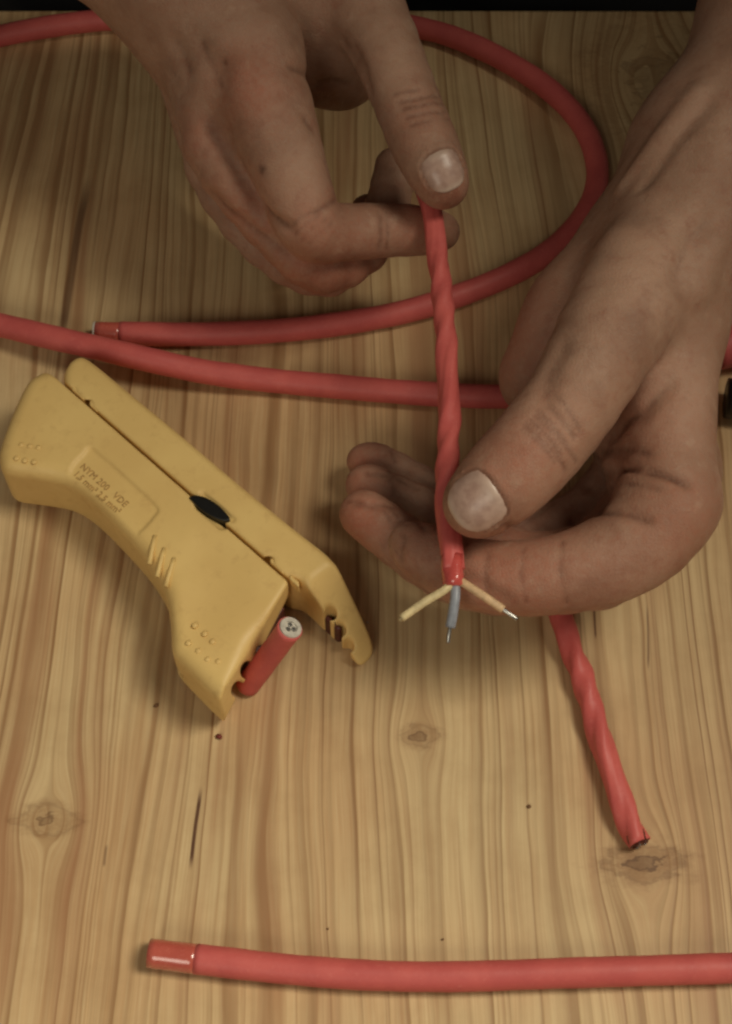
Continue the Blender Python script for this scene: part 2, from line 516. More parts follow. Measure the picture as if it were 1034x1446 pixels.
class Hand:
    def __init__(self):
        self.mass = []       # palm, wrist, forearm
        self.fing = []       # finger chains
        self.feat = []       # creases and bumps: (points, depth, width)
        self.box = None
    def pt(self, px, py, h, rpx):
        p = P(px, py, h)
        return p, mm(rpx, p)
    def add_mass(self, *pts, k=14.0):
        q = [self.pt(*a) for a in pts]
        self.mass.append((q, k))
    def add_finger(self, *pts, k=11.0, sub=2, reach=26.0):
        q = [self.pt(*a) for a in pts]
        arr = catmull(np.array([np.append(p, r) for p, r in q]), sub)
        self.fing.append((arr, k, reach))
    def cull(self, c, rad):
        self.box = None if c is None else (np.asarray(c)[None], rad)
    def far(self, a, b, ra, rb):
        return self.box is not None and float(cone(self.box[0], a, b, ra, rb)[0]) - self.box[1] > 24.0
    def base(self, p):
        d = np.full(len(p), 60.0)
        for q, k in self.mass:
            for (a, ra), (b, rb) in zip(q[:-1], q[1:]):
                if not self.far(a, b, ra, rb):
                    d = smin(d, cone(p, a, b, ra, rb), k)
        for arr, k, reach in self.fing:
            e = None
            for a, b in zip(arr[:-1], arr[1:]):
                if self.far(a[:3], b[:3], a[3], b[3]):
                    continue
                c = cone(p, a[:3], b[:3], a[3], b[3])
                e = c if e is None else smin(e, c, 1.6)
            if e is None:
                continue
            root = np.linalg.norm(p - arr[0, :3], axis=1)
            kk = 1.3 + (k - 1.3) * np.exp(-(root / reach) ** 2)
            d = smin(d, e, kk)
        return d
    def full(self, p):
        d = self.base(p)
        near = np.abs(d) < 8.0
        if near.any():
            pn = p[near]
            add = np.zeros(len(pn))
            for pts, depth, width in self.feat:
                lo, hi = pts.min(0) - 3.2 * width, pts.max(0) + 3.2 * width
                m = np.all((pn > lo) & (pn < hi), axis=1)
                if m.any():
                    add[m] += depth * np.exp(-(polyline_dist(pn[m], pts) / width) ** 2)
            d = d.copy()
            d[near] += add
        return d
    def cast_many(self, pix):
        d = np.array([ray(*q) for q in pix])
        t = np.full(len(d), 250.0)
        for _ in range(45):
            e = self.base(CAM + d * t[:, None])
            t += 0.85 * e
            if np.abs(e).max() < 0.03:
                break
        p = CAM + d * t[:, None]
        ok = np.abs(e) < 1.0
        return p, ok
    def cast(self, px, py):
        p, ok = self.cast_many([(px, py)])
        return p[0] if ok[0] else None
    def normal(self, p, f=None, e=0.6):
        f = f or self.base
        D = np.vstack([np.eye(3), -np.eye(3)]) * e
        v = f(p[None] + D)
        n = v[:3] - v[3:]
        return n / np.linalg.norm(n)
    def crease(self, pix, depth, width):
        self.todo = getattr(self, 'todo', []) + [(pix, depth, width)]
    def settle(self):
        allp = [q for pix, d, w_ in self.todo for q in pix]
        p, ok = self.cast_many(allp)
        i = 0
        for pix, d, w_ in self.todo:
            n = len(pix)
            sel = p[i:i + n][ok[i:i + n]]
            if len(sel):
                self.feat.append((sel, d, w_))
            i += n
        self.todo = []
    def build(self, label, red, dirt, pale, h=0.85):
        self.settle()
        pr = [(p, r) for q, k in self.mass for p, r in q] + [(a[:3], a[3]) for arr, k, rc in self.fing for a in arr]
        lo = np.min([p - r for p, r in pr], axis=0) - 6.0
        hi = np.max([p + r for p, r in pr], axis=0) + 6.0
        V, Q = mesh_sdf(self.full, lo, hi, h, 3.0, self.cull)
        V = relax(V, Q, 2, 0.4)
        root = thing('hand', label, 'hand')
        o = mesh_obj('skin', V, Q, M_SKIN, root)
        for nm, spots in (('red', red), ('dirt', dirt), ('pale', pale)):
            a = np.zeros(len(V))
            for (px, py, sig, am) in spots:
                c = self.cast(px, py)
                if c is None:
                    continue
                a = np.maximum(a, am * np.exp(-(np.linalg.norm(V - c, axis=1) / sig) ** 2))
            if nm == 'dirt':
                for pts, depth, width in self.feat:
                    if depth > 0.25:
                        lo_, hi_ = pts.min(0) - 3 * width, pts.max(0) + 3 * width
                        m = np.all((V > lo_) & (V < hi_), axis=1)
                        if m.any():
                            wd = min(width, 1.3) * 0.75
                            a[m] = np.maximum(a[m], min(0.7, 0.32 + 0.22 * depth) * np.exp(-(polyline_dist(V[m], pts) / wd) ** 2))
            at = o.data.attributes.new(nm, 'FLOAT', 'POINT')
            at.data.foreach_set('value', a.astype(np.float32))
        return root
    def nail_plan(self, px, py, tip_px, length, width):
        """a nail plate that follows the finger surface; tip_px gives its direction. Adds the skin fold round it."""
        c = self.cast(px, py)
        n = self.normal(c, e=3.0)
        ax = self.cast(*tip_px) - c
        ax -= n * (ax @ n)
        ax /= np.linalg.norm(ax)
        sd = np.cross(n, ax)
        nu, nv = 19, 17
        q, uv = [], []
        for i in range(nu):
            u = -0.5 + i / (nu - 1)
            wsc = 1.0 - 0.20 * max(0, (u - 0.16) / 0.34) ** 2.6 - 0.12 * max(0, (-u - 0.16) / 0.34) ** 2
            for j in range(nv):
                v = -0.5 + j / (nv - 1)
                uu = u - 0.16 * abs(2 * v) ** 3 * max(0, u / 0.5) + 0.13 * abs(2 * v) ** 2.5 * max(0, -u / 0.5)
                q.append(c + ax * (uu * length) + sd * (v * width * wsc) + n * 5.0)
                uv.append((u, v))
        q = np.array(q)
        for _ in range(40):
            q = q - n * 0.8 * self.base(q)[:, None]
        grid = q.reshape(nu, nv, 3)
        fold = np.vstack([grid[14:0:-1, 0] - sd * 0.9, grid[0] - ax * 0.8, grid[1:15, -1] + sd * 0.9])
        self.feat.append((fold, -0.75, 0.95))
        self.feat.append((np.vstack([grid[14:0:-1, 0], grid[0], grid[1:15, -1]]), 0.8, 0.6))
        self.nails = getattr(self, 'nails', []) + [(q, uv, n, nu, nv)]
    def make_nails(self, root):
        for q, uv, n, nu, nv in self.nails:
            verts, pale = [], []
            for p, (u, v) in zip(q, uv):
                rim = min(1.0, (0.5 - abs(v)) / 0.14, (u + 0.5) / 0.12)
                lift = -0.35 + 0.80 * max(0.0, rim) ** 0.7 + (0.15 if u > 0.42 else 0)
                verts.append(p + n * lift)
                pale.append(max(0.0, (u - 0.34) / 0.16) * 0.8 + 0.55 * math.exp(-(((u + 0.46) / 0.16) ** 2 + (v / 0.33) ** 2)))
            faces = [(i * nv + j, i * nv + j + 1, (i + 1) * nv + j + 1, (i + 1) * nv + j) for i in range(nu - 1) for j in range(nv - 1)]
            nt, nf = len(verts), len(faces)
            under = [v - n * 0.9 for v in verts]
            rimi = [i * nv for i in range(nu)] + [(nu - 1) * nv + j for j in range(1, nv)] + [i * nv + nv - 1 for i in range(nu - 2, -1, -1)] + [j for j in range(nv - 2, 0, -1)]
            faces += [(a, b, b + nt, a + nt) for a, b in zip(rimi, rimi[1:] + rimi[:1])]
            faces += [tuple(k + nt for k in f[::-1]) for f in faces[:nf]]
            o = mesh_obj('fingernail', verts + under, faces, M_NAIL, root)
            at = o.data.attributes.new('pale', 'FLOAT', 'POINT')
            at.data.foreach_set('value', np.array(pale * 2, dtype=np.float32))

# --- the hand at the upper left (palm down, pinching the twisted cable)
L = Hand()
L.add_mass((-90, -300, 105, 128), (90, -165, 98, 122), (255, -48, 88, 114))
L.add_mass((262, -48, 88, 110), (350, 70, 82, 76))
L.add_mass((262, -48, 80, 108), (308, 112, 70, 60))
L.add_mass((262, -45, 72, 102), (295, 145, 54, 47))
L.add_mass((270, -35, 64, 96), (290, 140, 42, 42))
L.add_mass((330, -70, 80, 100), (450, -20, 74, 85), (480, 40, 66, 62))
L.add_mass((478, 36, 58, 58), (478, 92, 48, 48), (440, 92, 54, 46))
L.add_finger((450, -60, 78, 80), (520, 25, 78, 56), (553, 90, 77, 48), (577, 150, 75, 46), (600, 205, 72, 46), (620, 247, 69, 40), (627, 262, 67, 33))
L.add_finger((350, 85, 82, 72), (378, 155, 78, 64), (402, 222, 73, 55), (424, 285, 66, 49), (444, 325, 60, 44), (490, 328, 54, 39), (545, 325, 49, 37), (600, 326, 46, 33), (624, 327, 44, 26))
L.add_finger((302, 120, 72, 54), (302, 205, 67, 43), (346, 276, 59, 38), (406, 342, 49, 37), (455, 378, 41, 37), (515, 352, 36, 33), (548, 290, 38, 31), (556, 235, 41, 27))
L.add_finger((292, 150, 54, 44), (296, 236, 42, 34), (342, 312, 34, 32), (405, 368, 27, 33), (465, 385, 24, 33), (510, 350, 22, 29), (520, 300, 25, 26))
L.add_finger((288, 150, 42, 40), (295, 230, 30, 33), (345, 310, 21, 29), (410, 350, 16, 27), (460, 335, 15, 24))
L.crease([(566, 145), (592, 140), (618, 136)], 0.45, 1.0)
L.crease([(570, 152), (595, 149), (622, 146)], 0.35, 0.9)
L.crease([(576, 164), (600, 160), (626, 160)], 0.30, 0.9)
L.crease([(432, 170), (442, 182), (455, 192)], 1.0, 1.4)
L.crease([(484, 60), (497, 78), (512, 98)], 1.6, 2.0)
L.crease([(410, 96), (432, 106), (450, 122)], 0.9, 1.6)
L.crease([(294, 178), (322, 226), (362, 276), (408, 322)], 1.5, 2.2)
L.crease([(258, 238), (300, 276), (350, 318), (405, 358)], 1.2, 2.0)
L.crease([(445, 300), (462, 290), (474, 282)], 0.6, 1.2)
L.crease([(352, 128)], -2.6, 9.0)
L.crease([(286, 60), (300, 95), (312, 120)], 1.1, 4.0)
L.crease([(250, 60), (268, 100)], 0.8, 3.0)
L.crease([(500, 70), (512, 100), (522, 128)], 1.6, 1.8)
L.crease([(452, 118), (470, 112), (492, 118)], 0.8, 1.4)
for k_ in range(5):
    yy = 128 + k_ * 11
    L.crease([(556 + k_ * 6, yy + 6), (586 + k_ * 4, yy), (618 + k_ * 4, yy - 3)], 0.28 + 0.08 * (k_ % 2), 0.8)
for k_ in range(4):
    L.crease([(410 + k_ * 9, 322 + k_ * 7), (424 + k_ * 9, 308 + k_ * 7), (440 + k_ * 9, 300 + k_ * 5)], 0.30, 0.9)
for k_ in range(3):
    L.crease([(600 + k_ * 5, 303), (603 + k_ * 5, 326), (600 + k_ * 5, 348)], 0.22, 0.7)
for q in range(40):
    px, py = rng.uniform(180, 470), rng.uniform(0, 300)
    a = rng.uniform(-0.9, 0.5)
    l = rng.uniform(8, 20)
    L.crease([(px, py), (px + l * math.cos(a), py + l * math.sin(a))], 0.14, 0.8)
L.crease([(282, 118)], -1.2, 6.0)
L.crease([(440, 325)], -1.0, 7.0)
L.crease([(290, 40), (345, 100)], -0.9, 4.0)
L.crease([(318, 88)], 1.2, 5.0)
L.crease([(536, 300), (538, 325), (536, 350)], 0.45, 1.1)
L.crease([(545, 300), (548, 325), (546, 350)], 0.35, 0.9)
L.nail_plan(629, 240, (640, 268), 12.5, 12.5)
Lroot = L.build('palm down hand whose thumb and index finger pinch the upper end of the twisted cable',
                red=[(352, 125, 13, 0.55), (440, 330, 12, 0.5), (280, 200, 10, 0.4), (640, 275, 9, 0.5), (590, 325, 14, 0.4), (460, 400, 22, 0.75), (350, 310, 16, 0.5), (590, 160, 9, 0.3)],
                dirt=[(371, 240, 1.5, 0.8), (648, 322, 4.0, 0.5), (550, 293, 4, 0.5), (640, 283, 3, 0.3)],
                pale=[(420, 270, 12, 0.25), (560, 90, 12, 0.2)])
L.make_nails(Lroot)

# --- the hand at the right (seen from the thumb side, pinching the cable between thumb and index finger)
R = Hand()
R.add_mass((1250, -215, 95, 150), (1138, 10, 86, 132), (1022, 215, 76, 108))
R.add_mass((1020, 215, 76, 104), (948, 440, 66, 68), (944, 700, 54, 65))
R.add_mass((1010, 220, 66, 104), (946, 440, 46, 64), (950, 660, 36, 56))
R.add_mass((1005, 235, 56, 96), (920, 430, 32, 62), (945, 620, 24, 46))
R.add_mass((990, 258, 64, 92), (905, 362, 58, 78), (826, 446, 56, 70), (768, 532, 44, 64))
R.add_mass((905, 570, 38, 44), (905, 660, 40, 50))
R.add_mass((850, 480, 40, 66), (860, 580, 30, 56))
R.add_finger((985, 285, 76, 88), (912, 392, 80, 80), (858, 478, 82, 74), (812, 560, 80, 66), (765, 622, 77, 65), (722, 668, 74, 63), (688, 700, 71, 55), (672, 713, 70, 46), k=16.0, reach=52.0)
R.add_finger((945, 712, 54, 66), (915, 755, 53, 66), (865, 788, 52, 62), (805, 808, 51, 56), (740, 816, 49, 52), (680, 812, 47, 49), (630, 797, 45, 44), (595, 778, 44, 38), (580, 768, 43, 32))
R.add_finger((955, 670, 38, 56), (890, 790, 34, 50), (800, 820, 30, 46), (700, 825, 28, 43), (630, 806, 29, 41), (565, 763, 30, 38), (520, 730, 31, 34), (512, 725, 31, 31))
R.add_finger((950, 640, 26, 48), (860, 760, 22, 42), (760, 790, 19, 38), (660, 760, 18, 35), (590, 718, 19, 33), (530, 690, 20, 30), (516, 685, 20, 28))
R.add_finger((930, 600, 18, 44), (830, 720, 14, 36), (740, 750, 12, 32), (655, 725, 12, 30), (590, 685, 13, 29), (535, 655, 13, 27), (514, 652, 13, 25))
R.crease([(832, 688), (862, 668), (905, 664), (966, 684)], 2.0, 1.7)
R.crease([(806, 738), (848, 724), (878, 724), (914, 736)], 1.5, 1.5)
R.crease([(846, 640), (880, 635), (915, 640)], 0.8, 1.8)
R.crease([(945, 545), (905, 585), (855, 622)], 1.5, 2.6)
R.crease([(770, 560), (776, 525), (795, 490)], 1.2, 3.0)
R.crease([(1004, 312), (975, 335), (958, 385)], 1.7, 3.2)
R.crease([(1008, 350), (990, 410)], -2.0, 4.5)
R.crease([(880, 262), (925, 200), (985, 128)], -1.7, 3.2)
R.crease([(1010, 200), (1000, 260), (975, 300)], -0.9, 5.0)
R.crease([(908, 262), (950, 205), (1000, 150)], 1.4, 2.4)
R.crease([(870, 330), (900, 400)], -1.0, 9.0)
R.crease([(742, 600), (762, 618), (785, 640), (800, 665)], 0.40, 1.1)
R.crease([(757, 588), (778, 606), (800, 630), (814, 652)], 0.35, 1.0)
R.crease([(772, 572), (792, 592), (812, 616)], 0.30, 1.0)
R.crease([(965, 720)], -1.5, 10.0)
R.crease([(560, 740), (572, 760), (566, 790)], 0.5, 1.2)
R.crease([(690, 780), (686, 810), (690, 850)], 0.35, 1.1)
R.crease([(543, 720), (555, 742), (548, 776)], 0.45, 1.0)
R.crease([(552, 716), (564, 738), (560, 780)], 0.35, 0.9)
R.crease([(550, 676), (557, 690), (552, 704)], 0.45, 0.9)
R.crease([(552, 636), (558, 652), (552, 668)], 0.45, 0.9)
R.crease([(492, 664), (520, 670), (552, 672), (590, 690)], 0.6, 1.0)
R.crease([(490, 708), (520, 712), (556, 716), (600, 748)], 0.6, 1.0)
R.crease([(740, 775), (736, 812), (744, 850)], 0.30, 0.9)
R.crease([(795, 765), (792, 806), (800, 850)], 0.30, 1.0)
R.crease([(500, 712), (530, 716), (575, 740)], 0.5, 1.2)
for k_ in range(5):
    R.crease([(738 + k_ * 11, 606 - k_ * 13), (762 + k_ * 10, 626 - k_ * 12), (784 + k_ * 9, 652 - k_ * 11)], 0.30 + 0.1 * (k_ % 2), 0.85)
R.crease([(716, 742), (745, 735), (780, 712)], 0.8, 1.4)
R.crease([(862, 690), (890, 684), (930, 692)], 0.5, 1.2)
for q in range(46):
    # fine random skin folds over the back of thumb and wrist
    px, py = rng.uniform(760, 990), rng.uniform(200, 640)
    a = rng.uniform(-0.3, 0.9)
    l = rng.uniform(10, 26)
    R.crease([(px, py), (px + l * math.cos(a), py + l * math.sin(a))], 0.16, 0.85)
R.nail_plan(670, 710, (639, 732), 14.6, 16.0)
Rroot = R.build('hand seen from its thumb side gripping lower end of twisted cable above three splayed wires',
                red=[(510, 655, 9, 0.6), (505, 690, 9, 0.6), (505, 735, 11, 0.7), (590, 770, 12, 0.35), (720, 820, 26, 0.5), (880, 620, 20, 0.45), (960, 740, 18, 0.35), (730, 640, 16, 0.45), (730, 450, 22, 0.5), (720, 760, 18, 0.5), (850, 820, 20, 0.3)],
                dirt=[(632, 690, 1.6, 0.5), (712, 740, 2.2, 0.4), (485, 700, 2.0, 0.4), (860, 670, 2.5, 0.3)],
                pale=[(870, 360, 22, 0.35), (960, 560, 14, 0.25), (800, 570, 14, 0.2), (940, 150, 25, 0.2)])
R.make_nails(Rroot)

# ------------------------------------------------------------------ cables
def sweep(path, radius, nseg=20, lobes=0, amp=0.0, pitch=40.0, phase=0.0, step=1.6, irregular=0.0):
    """path: world points in mm; returns verts, faces, frames of a capped sweep"""
    c = catmull(path, 14)
    d = np.r_[0, np.cumsum(np.linalg.norm(np.diff(c, axis=0), axis=1))]
    n = max(3, int(d[-1] / step))
    s = np.linspace(0, d[-1], n)
    c = np.stack([np.interp(s, d, c[:, i]) for i in range(3)], 1)
    t = np.gradient(c, axis=0)
    t /= np.linalg.norm(t, axis=1)[:, None]
    up = np.array([0, 0, 1.0]) if abs(t[0, 2]) < 0.9 else np.array([0, 1.0, 0])
    nrm = np.cross(np.cross(t[0], up), t[0])
    V, th = [], np.linspace(0, 2 * math.pi, nseg, endpoint=False)
    frames = []
    for i in range(n):
        nrm = nrm - t[i] * (nrm @ t[i])
        nrm /= np.linalg.norm(nrm)
        b = np.cross(t[i], nrm)
        tw = 2 * math.pi * s[i] / pitch + phase + irregular * math.sin(s[i] * 0.11 + 1.3)
        rr = radius * (1 + amp * np.cos(lobes * (th - tw)) * (1 + 0.4 * irregular * math.sin(s[i] * 0.23)) + irregular * 0.05 * math.sin(s[i] * 0.31 + 0.5))
        if lobes:
            rr = rr * (1 + 0.022 * np.cos(3 * lobes * (th - tw) + 0.8))
        if lobes == 0:
            rr = np.full(nseg, radius * (1 + 0.012 * math.sin(s[i] * 0.19) + 0.008 * math.sin(s[i] * 0.53 + 2)))
        V.append(c[i] + np.cos(th)[:, None] * nrm * rr[:, None] + np.sin(th)[:, None] * b * rr[:, None])
        frames.append((c[i], t[i], nrm.copy(), b))
    V = np.concatenate(V)
    F = []
    for i in range(n - 1):
        for j in range(nseg):
            k = (j + 1) % nseg
            F.append((i * nseg + j, i * nseg + k, (i + 1) * nseg + k, (i + 1) * nseg + j))
    F.append(tuple(range(nseg))[::-1])
    F.append(tuple((n - 1) * nseg + j for j in range(nseg)))
    return V, F, frames
def tube(name, path, radius, mat, parent=None, **kw):
    V, F, fr = sweep(np.asarray(path, float), radius, **kw)
    o = mesh_obj(name, V, F, mat, parent)
    for p in o.data.polygons:
        if len(p.vertices) > 4:
            p.use_smooth = False
    return o, fr
def disc_end(name, c, ax, r, mat, parent, length=1.2, r_in=0.0, seg=24):
    """a short rod or ring sticking out of a cable end, c on the end face, ax outward"""
    ax = ax / np.linalg.norm(ax)
    n = np.cross(ax, [0.3, 0.2, 0.9])
    n /= np.linalg.norm(n)
    b = np.cross(ax, n)
    th = np.linspace(0, 2 * math.pi, seg, endpoint=False)
    ringv = lambda rr, off: c + ax * off + np.cos(th)[:, None] * n * rr + np.sin(th)[:, None] * b * rr
    prof = [(r, -3.0), (r, length - 0.25), (r - 0.2, length)]
    if r_in:
        prof += [(r_in + 0.15, length), (r_in, length - 0.2), (r_in, length - 0.6)]
    V = np.concatenate([ringv(a, o_) for a, o_ in prof])
    m = len(prof)
    F = [(i * seg + j, i * seg + (j + 1) % seg, (i + 1) * seg + (j + 1) % seg, (i + 1) * seg + j) for i in range(m - 1) for j in range(seg)]
    F.append(tuple((m - 1) * seg + j for j in range(seg)))
    F.append(tuple(range(seg))[::-1])
    return mesh_obj(name, V, F, mat, parent, smooth=False)

RC = 4.1
# lowest cable with a glossy stripped end
t = thing('cable', 'straight red cable with a glossy cut end lying alone across bare wood', 'cable')
tube('sheath', [P(x, y, RC) for x, y in ((276, 1354), (400, 1368), (520, 1377), (640, 1379), (800, 1374), (1034, 1367), (1180, 1362))], RC, M_RED, t, nseg=28)
tube('glossy_end', [P(x, y, RC) for x, y in ((211, 1346), (240, 1349.5), (280, 1354.6))], RC * 0.985, M_FILM, t, nseg=28)
e0, e1 = P(211, 1346, RC), P(240, 1349.5, RC)
for q in range(3):
    a = q * 2.1 + 0.5
    disc_end('conductor', e0 + np.array([0, math.cos(a), math.sin(a)]) * 1.7, e0 - e1, 0.8, M_METAL, t, 0.3)
disc_end('core_ring', e0, e0 - e1, 3.3, M_WHITE, t, 0.12, 2.7)

# cable passing under both the twisted cable and the right hand
t = thing('cable', 'long red cable running from beside the stripper to under the gripping hand', 'cable')
tube('sheath', [P(x, y, h) for x, y, h in ((-90, 440, 5.2), (0, 459, 7.0), (80, 478, 9.6), (150, 494, 11.0), (210, 508, 10.0), (290, 525, 6.5), (380, 537, RC), (467, 545, RC), (560, 553, RC), (640, 558, RC), (700, 560, RC), (780, 558, RC), (860, 548, RC))], RC, M_RED, t, nseg=28)

# loop cable
t = thing('cable', 'red cable curving in a wide loop behind both hands, white ringed cut end showing', 'cable')
loop = [(170, 471), (273, 472), (380, 468), (467, 459), (560, 443), (640, 420), (720, 388), (780, 352), (824, 306), (843, 258), (838, 210), (814, 165), (770, 122), (710, 84), (650, 56), (600, 41), (520, 27), (430, 25), (340, 27), (250, 27), (170, 27), (110, 32), (50, 41), (0, 51), (-90, 72)]
tube('sheath', [P(x, y, RC) for x, y in loop], RC, M_RED, t, nseg=28)
tube('glossy_end', [P(x, y, RC) for x, y in ((136, 470), (155, 470.5), (174, 471))], RC * 0.95, M_FILM, t, nseg=28)
disc_end('core_ring', P(136, 470, RC), np.array([-1.0, 0, 0]), 3.85, M_WHITE, t, 0.8, 2.6)

# twisted cable on the table
t = thing('twisted_cable', 'spirally twisted red cable lying on table below gripping hand, dark cut end', 'cable')
tw = [(765, 780, 4.0), (785, 850, 3.6), (803, 905, 3.5), (822, 955, 3.5), (843, 1025, 3.5), (866, 1100, 3.5), (888, 1160, 3.5), (903, 1191, 3.5)]
o, fr = tube('sheath', [P(*q) for q in tw], 3.45, M_REDTW, t, nseg=40, lobes=3, amp=0.10, pitch=54.0, phase=0.4, irregular=0.7)
c, tt, nn, bb = fr[-1]
disc_end('cut_face', c, tt, 3.0, M_DARKR, t, 0.25)
for q in range(3):
    a = q * 2.094 + 0.4
    disc_end('wire_core', c + (nn * math.cos(a) + bb * math.sin(a)) * 1.45, tt, 1.25, M_DARKR, t, 0.7)
    disc_end('conductor', c + (nn * math.cos(a) + bb * math.sin(a)) * 1.45, tt, 0.55, M_METAL, t, 1.0)

# twisted cable held by both hands
t = thing('twisted_cable', 'spirally twisted red cable held upright between both hands, three wires splayed at its end', 'cable')
tw = [(601, 262, 56.5), (607, 290, 56.5), (613, 320, 56), (619, 365, 55), (626, 430, 55), (631, 495, 55.5), (634, 560, 56), (634, 620, 57), (631, 680, 58.5), (632, 730, 60), (637, 775, 60.5), (640, 806, 60.2)]
o, fr = tube('sheath', [P(*q) for q in tw], 3.15, M_REDTW, t, nseg=40, lobes=3, amp=0.085, pitch=50.0, phase=1.0, irregular=0.8)
V, F, fr2 = sweep(np.array([P(*q) for q in ((638, 786, 60.5), (640, 805, 60.3), (642, 829, 60))]), 3.0, 30, 3, 0.07, 46.0, 1.0)
mesh_obj('glossy_end', V, F, M_REDGL, t)
def wire(name, path, r, mat, tipmat, tipr, tiplen):
    pts = [P(*q) for q in path]
    wv, fr = tube(name, pts, r, mat, t, nseg=14, step=0.8)
    c, tt, nn, bb = fr[-1]
    V, F, _ = sweep(np.array([c - tt, c + tt * tiplen * 0.5, c + tt * tiplen + np.array([0.25, 0, -0.4])]), tipr, 10, step=0.5)
    mesh_obj('conductor', V, F, tipmat, wv)
wire('wire_core', ((638, 822, 60.5), (628, 833, 60.5), (600, 850, 60), (567, 873, 59)), 1.15, M_IVORY, M_IVORY, 0.6, 0.8)
wire('wire_core', ((643, 822, 60), (643, 842, 59.5), (640, 864, 58), (636, 886, 56)), 1.4, M_GREYW, M_METAL, 0.6, 4.2)
wire('wire_core', ((646, 818, 60.5), (656, 824, 61), (682, 841, 61), (711, 861, 60)), 1.15, M_TAN, M_METAL, 0.6, 4.2)

# ------------------------------------------------------------------ yellow cable stripper
def poly_sd(p, poly):
    poly = np.asarray(poly, float)
    d = np.full(len(p), 1e18)
    s = np.ones(len(p))
    n = len(poly)
    for i in range(n):
        a, b = poly[i], poly[i - 1]
        e = b - a
        w_ = p - a
        q = w_ - e * np.clip((w_ @ e) / (e @ e), 0, 1)[:, None]
        d = np.minimum(d, np.einsum('ij,ij->i', q, q))
        c1 = p[:, 1] >= a[1]
        c2 = p[:, 1] < b[1]
        c3 = e[0] * w_[:, 1] > e[1] * w_[:, 0]
        fl = (c1 & c2 & c3) | (~c1 & ~c2 & ~c3)
        s = np.where(fl, -s, s)
    return s * np.sqrt(d)
class Poly2D:
    def __init__(self, poly, res=0.3, pad=9.0):
        self.res = res
        self.lo = poly.min(0) - pad
        n = np.ceil((poly.max(0) + pad - self.lo) / res).astype(int) + 1
        g = np.stack(np.meshgrid(np.arange(n[0]), np.arange(n[1]), indexing='ij'), -1).reshape(-1, 2) * res + self.lo
        self.d = poly_sd(g, poly).reshape(n)
        self.n = n
        self.poly = poly
    def __call__(self, p):
        f = np.clip((p - self.lo) / self.res, 0, self.n - 1.001)
        i = f.astype(int)
        a, b = (f - i).T
        x, y = i.T
        D = self.d
        return (D[x, y] * (1 - a) + D[x + 1, y] * a) * (1 - b) + (D[x, y + 1] * (1 - a) + D[x + 1, y + 1] * a) * b
TH = 25.0            # tool thickness
ZT = TH + 0.4
def outline(pts, h, sub=4):
    q = np.array([P(x, y, h)[:2] for x, y in pts])
    q = np.vstack([q, q[:1]])
    return catmull(q, sub)[:-1]
def plane_from(a, b, c):
    n = np.cross(b - a, c - a)
    n /= np.linalg.norm(n)
    if n[2] < 0:
        n = -n
    return n, a
def capsule_cut(p, a, b, r):
    return cone(p, np.asarray(a, float), np.asarray(b, float), r, r)

BODY = [(66, 541), (84, 540), (112, 544), (144, 560), (216, 623), (288, 690), (336, 730), (372, 758), (408, 788), (438, 822), (434, 848), (412, 868), (388, 898), (365, 922), (352, 948), (340, 978), (331, 1000), (318, 1003), (300, 990), (272, 962), (256, 945), (246, 930),
        (244, 895), (236, 850), (212, 806), (176, 764), (132, 720), (96, 697), (50, 688), (14, 682), (4, 664), (8, 640), (24, 597), (44, 556)]
ARM = [(104, 530), (116, 523), (132, 527), (180, 566), (260, 632), (340, 700), (420, 765), (464, 800), (490, 832), (514, 866), (526, 888), (524, 904), (508, 916), (491, 900), (471, 879), (448, 857), (426, 838), (408, 834), (382, 826), (346, 796), (310, 766), (264, 726), (190, 661), (118, 598), (98, 572), (96, 546)]
HMID = 16.0
PB = Poly2D(outline(BODY, HMID, 3))
PA = Poly2D(outline(ARM, HMID, 3))
def extr(p, poly, z0, z1, r):
    d2 = poly(p[:, :2])
    dz = np.abs(p[:, 2] - (z0 + z1) / 2) - (z1 - z0) / 2
    a, b = d2 + r, dz + r
    return np.minimum(np.maximum(a, b), 0) + np.sqrt(np.maximum(a, 0) ** 2 + np.maximum(b, 0) ** 2) - r
nb, ob = plane_from(P(405, 826, ZT), P(304, 992, ZT), P(356, 930, ZT - 9.0))
na, oa = plane_from(P(458, 800, ZT), P(430, 822, ZT), P(510, 940, 3.0))
PANEL = [(118, 640), (126, 631), (140, 640), (196, 690), (222, 716), (220, 726), (196, 752), (184, 750), (140, 716), (104, 684), (98, 668), (106, 652)]
PP = Poly2D(outline(PANEL, ZT, 3))
SCOOP = [P(x, y, ZT) for x, y in ((300, 790), (310, 830), (280, 870))]
JE0, JE1 = P(399, 858, 14), P(329, 1004, 14)
JV = ray(362, 930) + np.array([-0.10, 0.0, 0.0])
JV /= np.linalg.norm(JV)
JN = np.cross(JE1 - JE0, JV)
JN /= np.linalg.norm(JN) * (1 if JN[0] > 0 else -1)
SA, SB = P(145, 588, ZT), P(430, 838, ZT)
SAX = (SB - SA) / np.linalg.norm(SB - SA)
SNR = np.array([-SAX[1], SAX[0], 0.0])          # towards the clamp arm
def slit(p, side):
    q = (p - SA) @ SNR * side
    return np.minimum(q + 0.45, (SB - p) @ SAX)
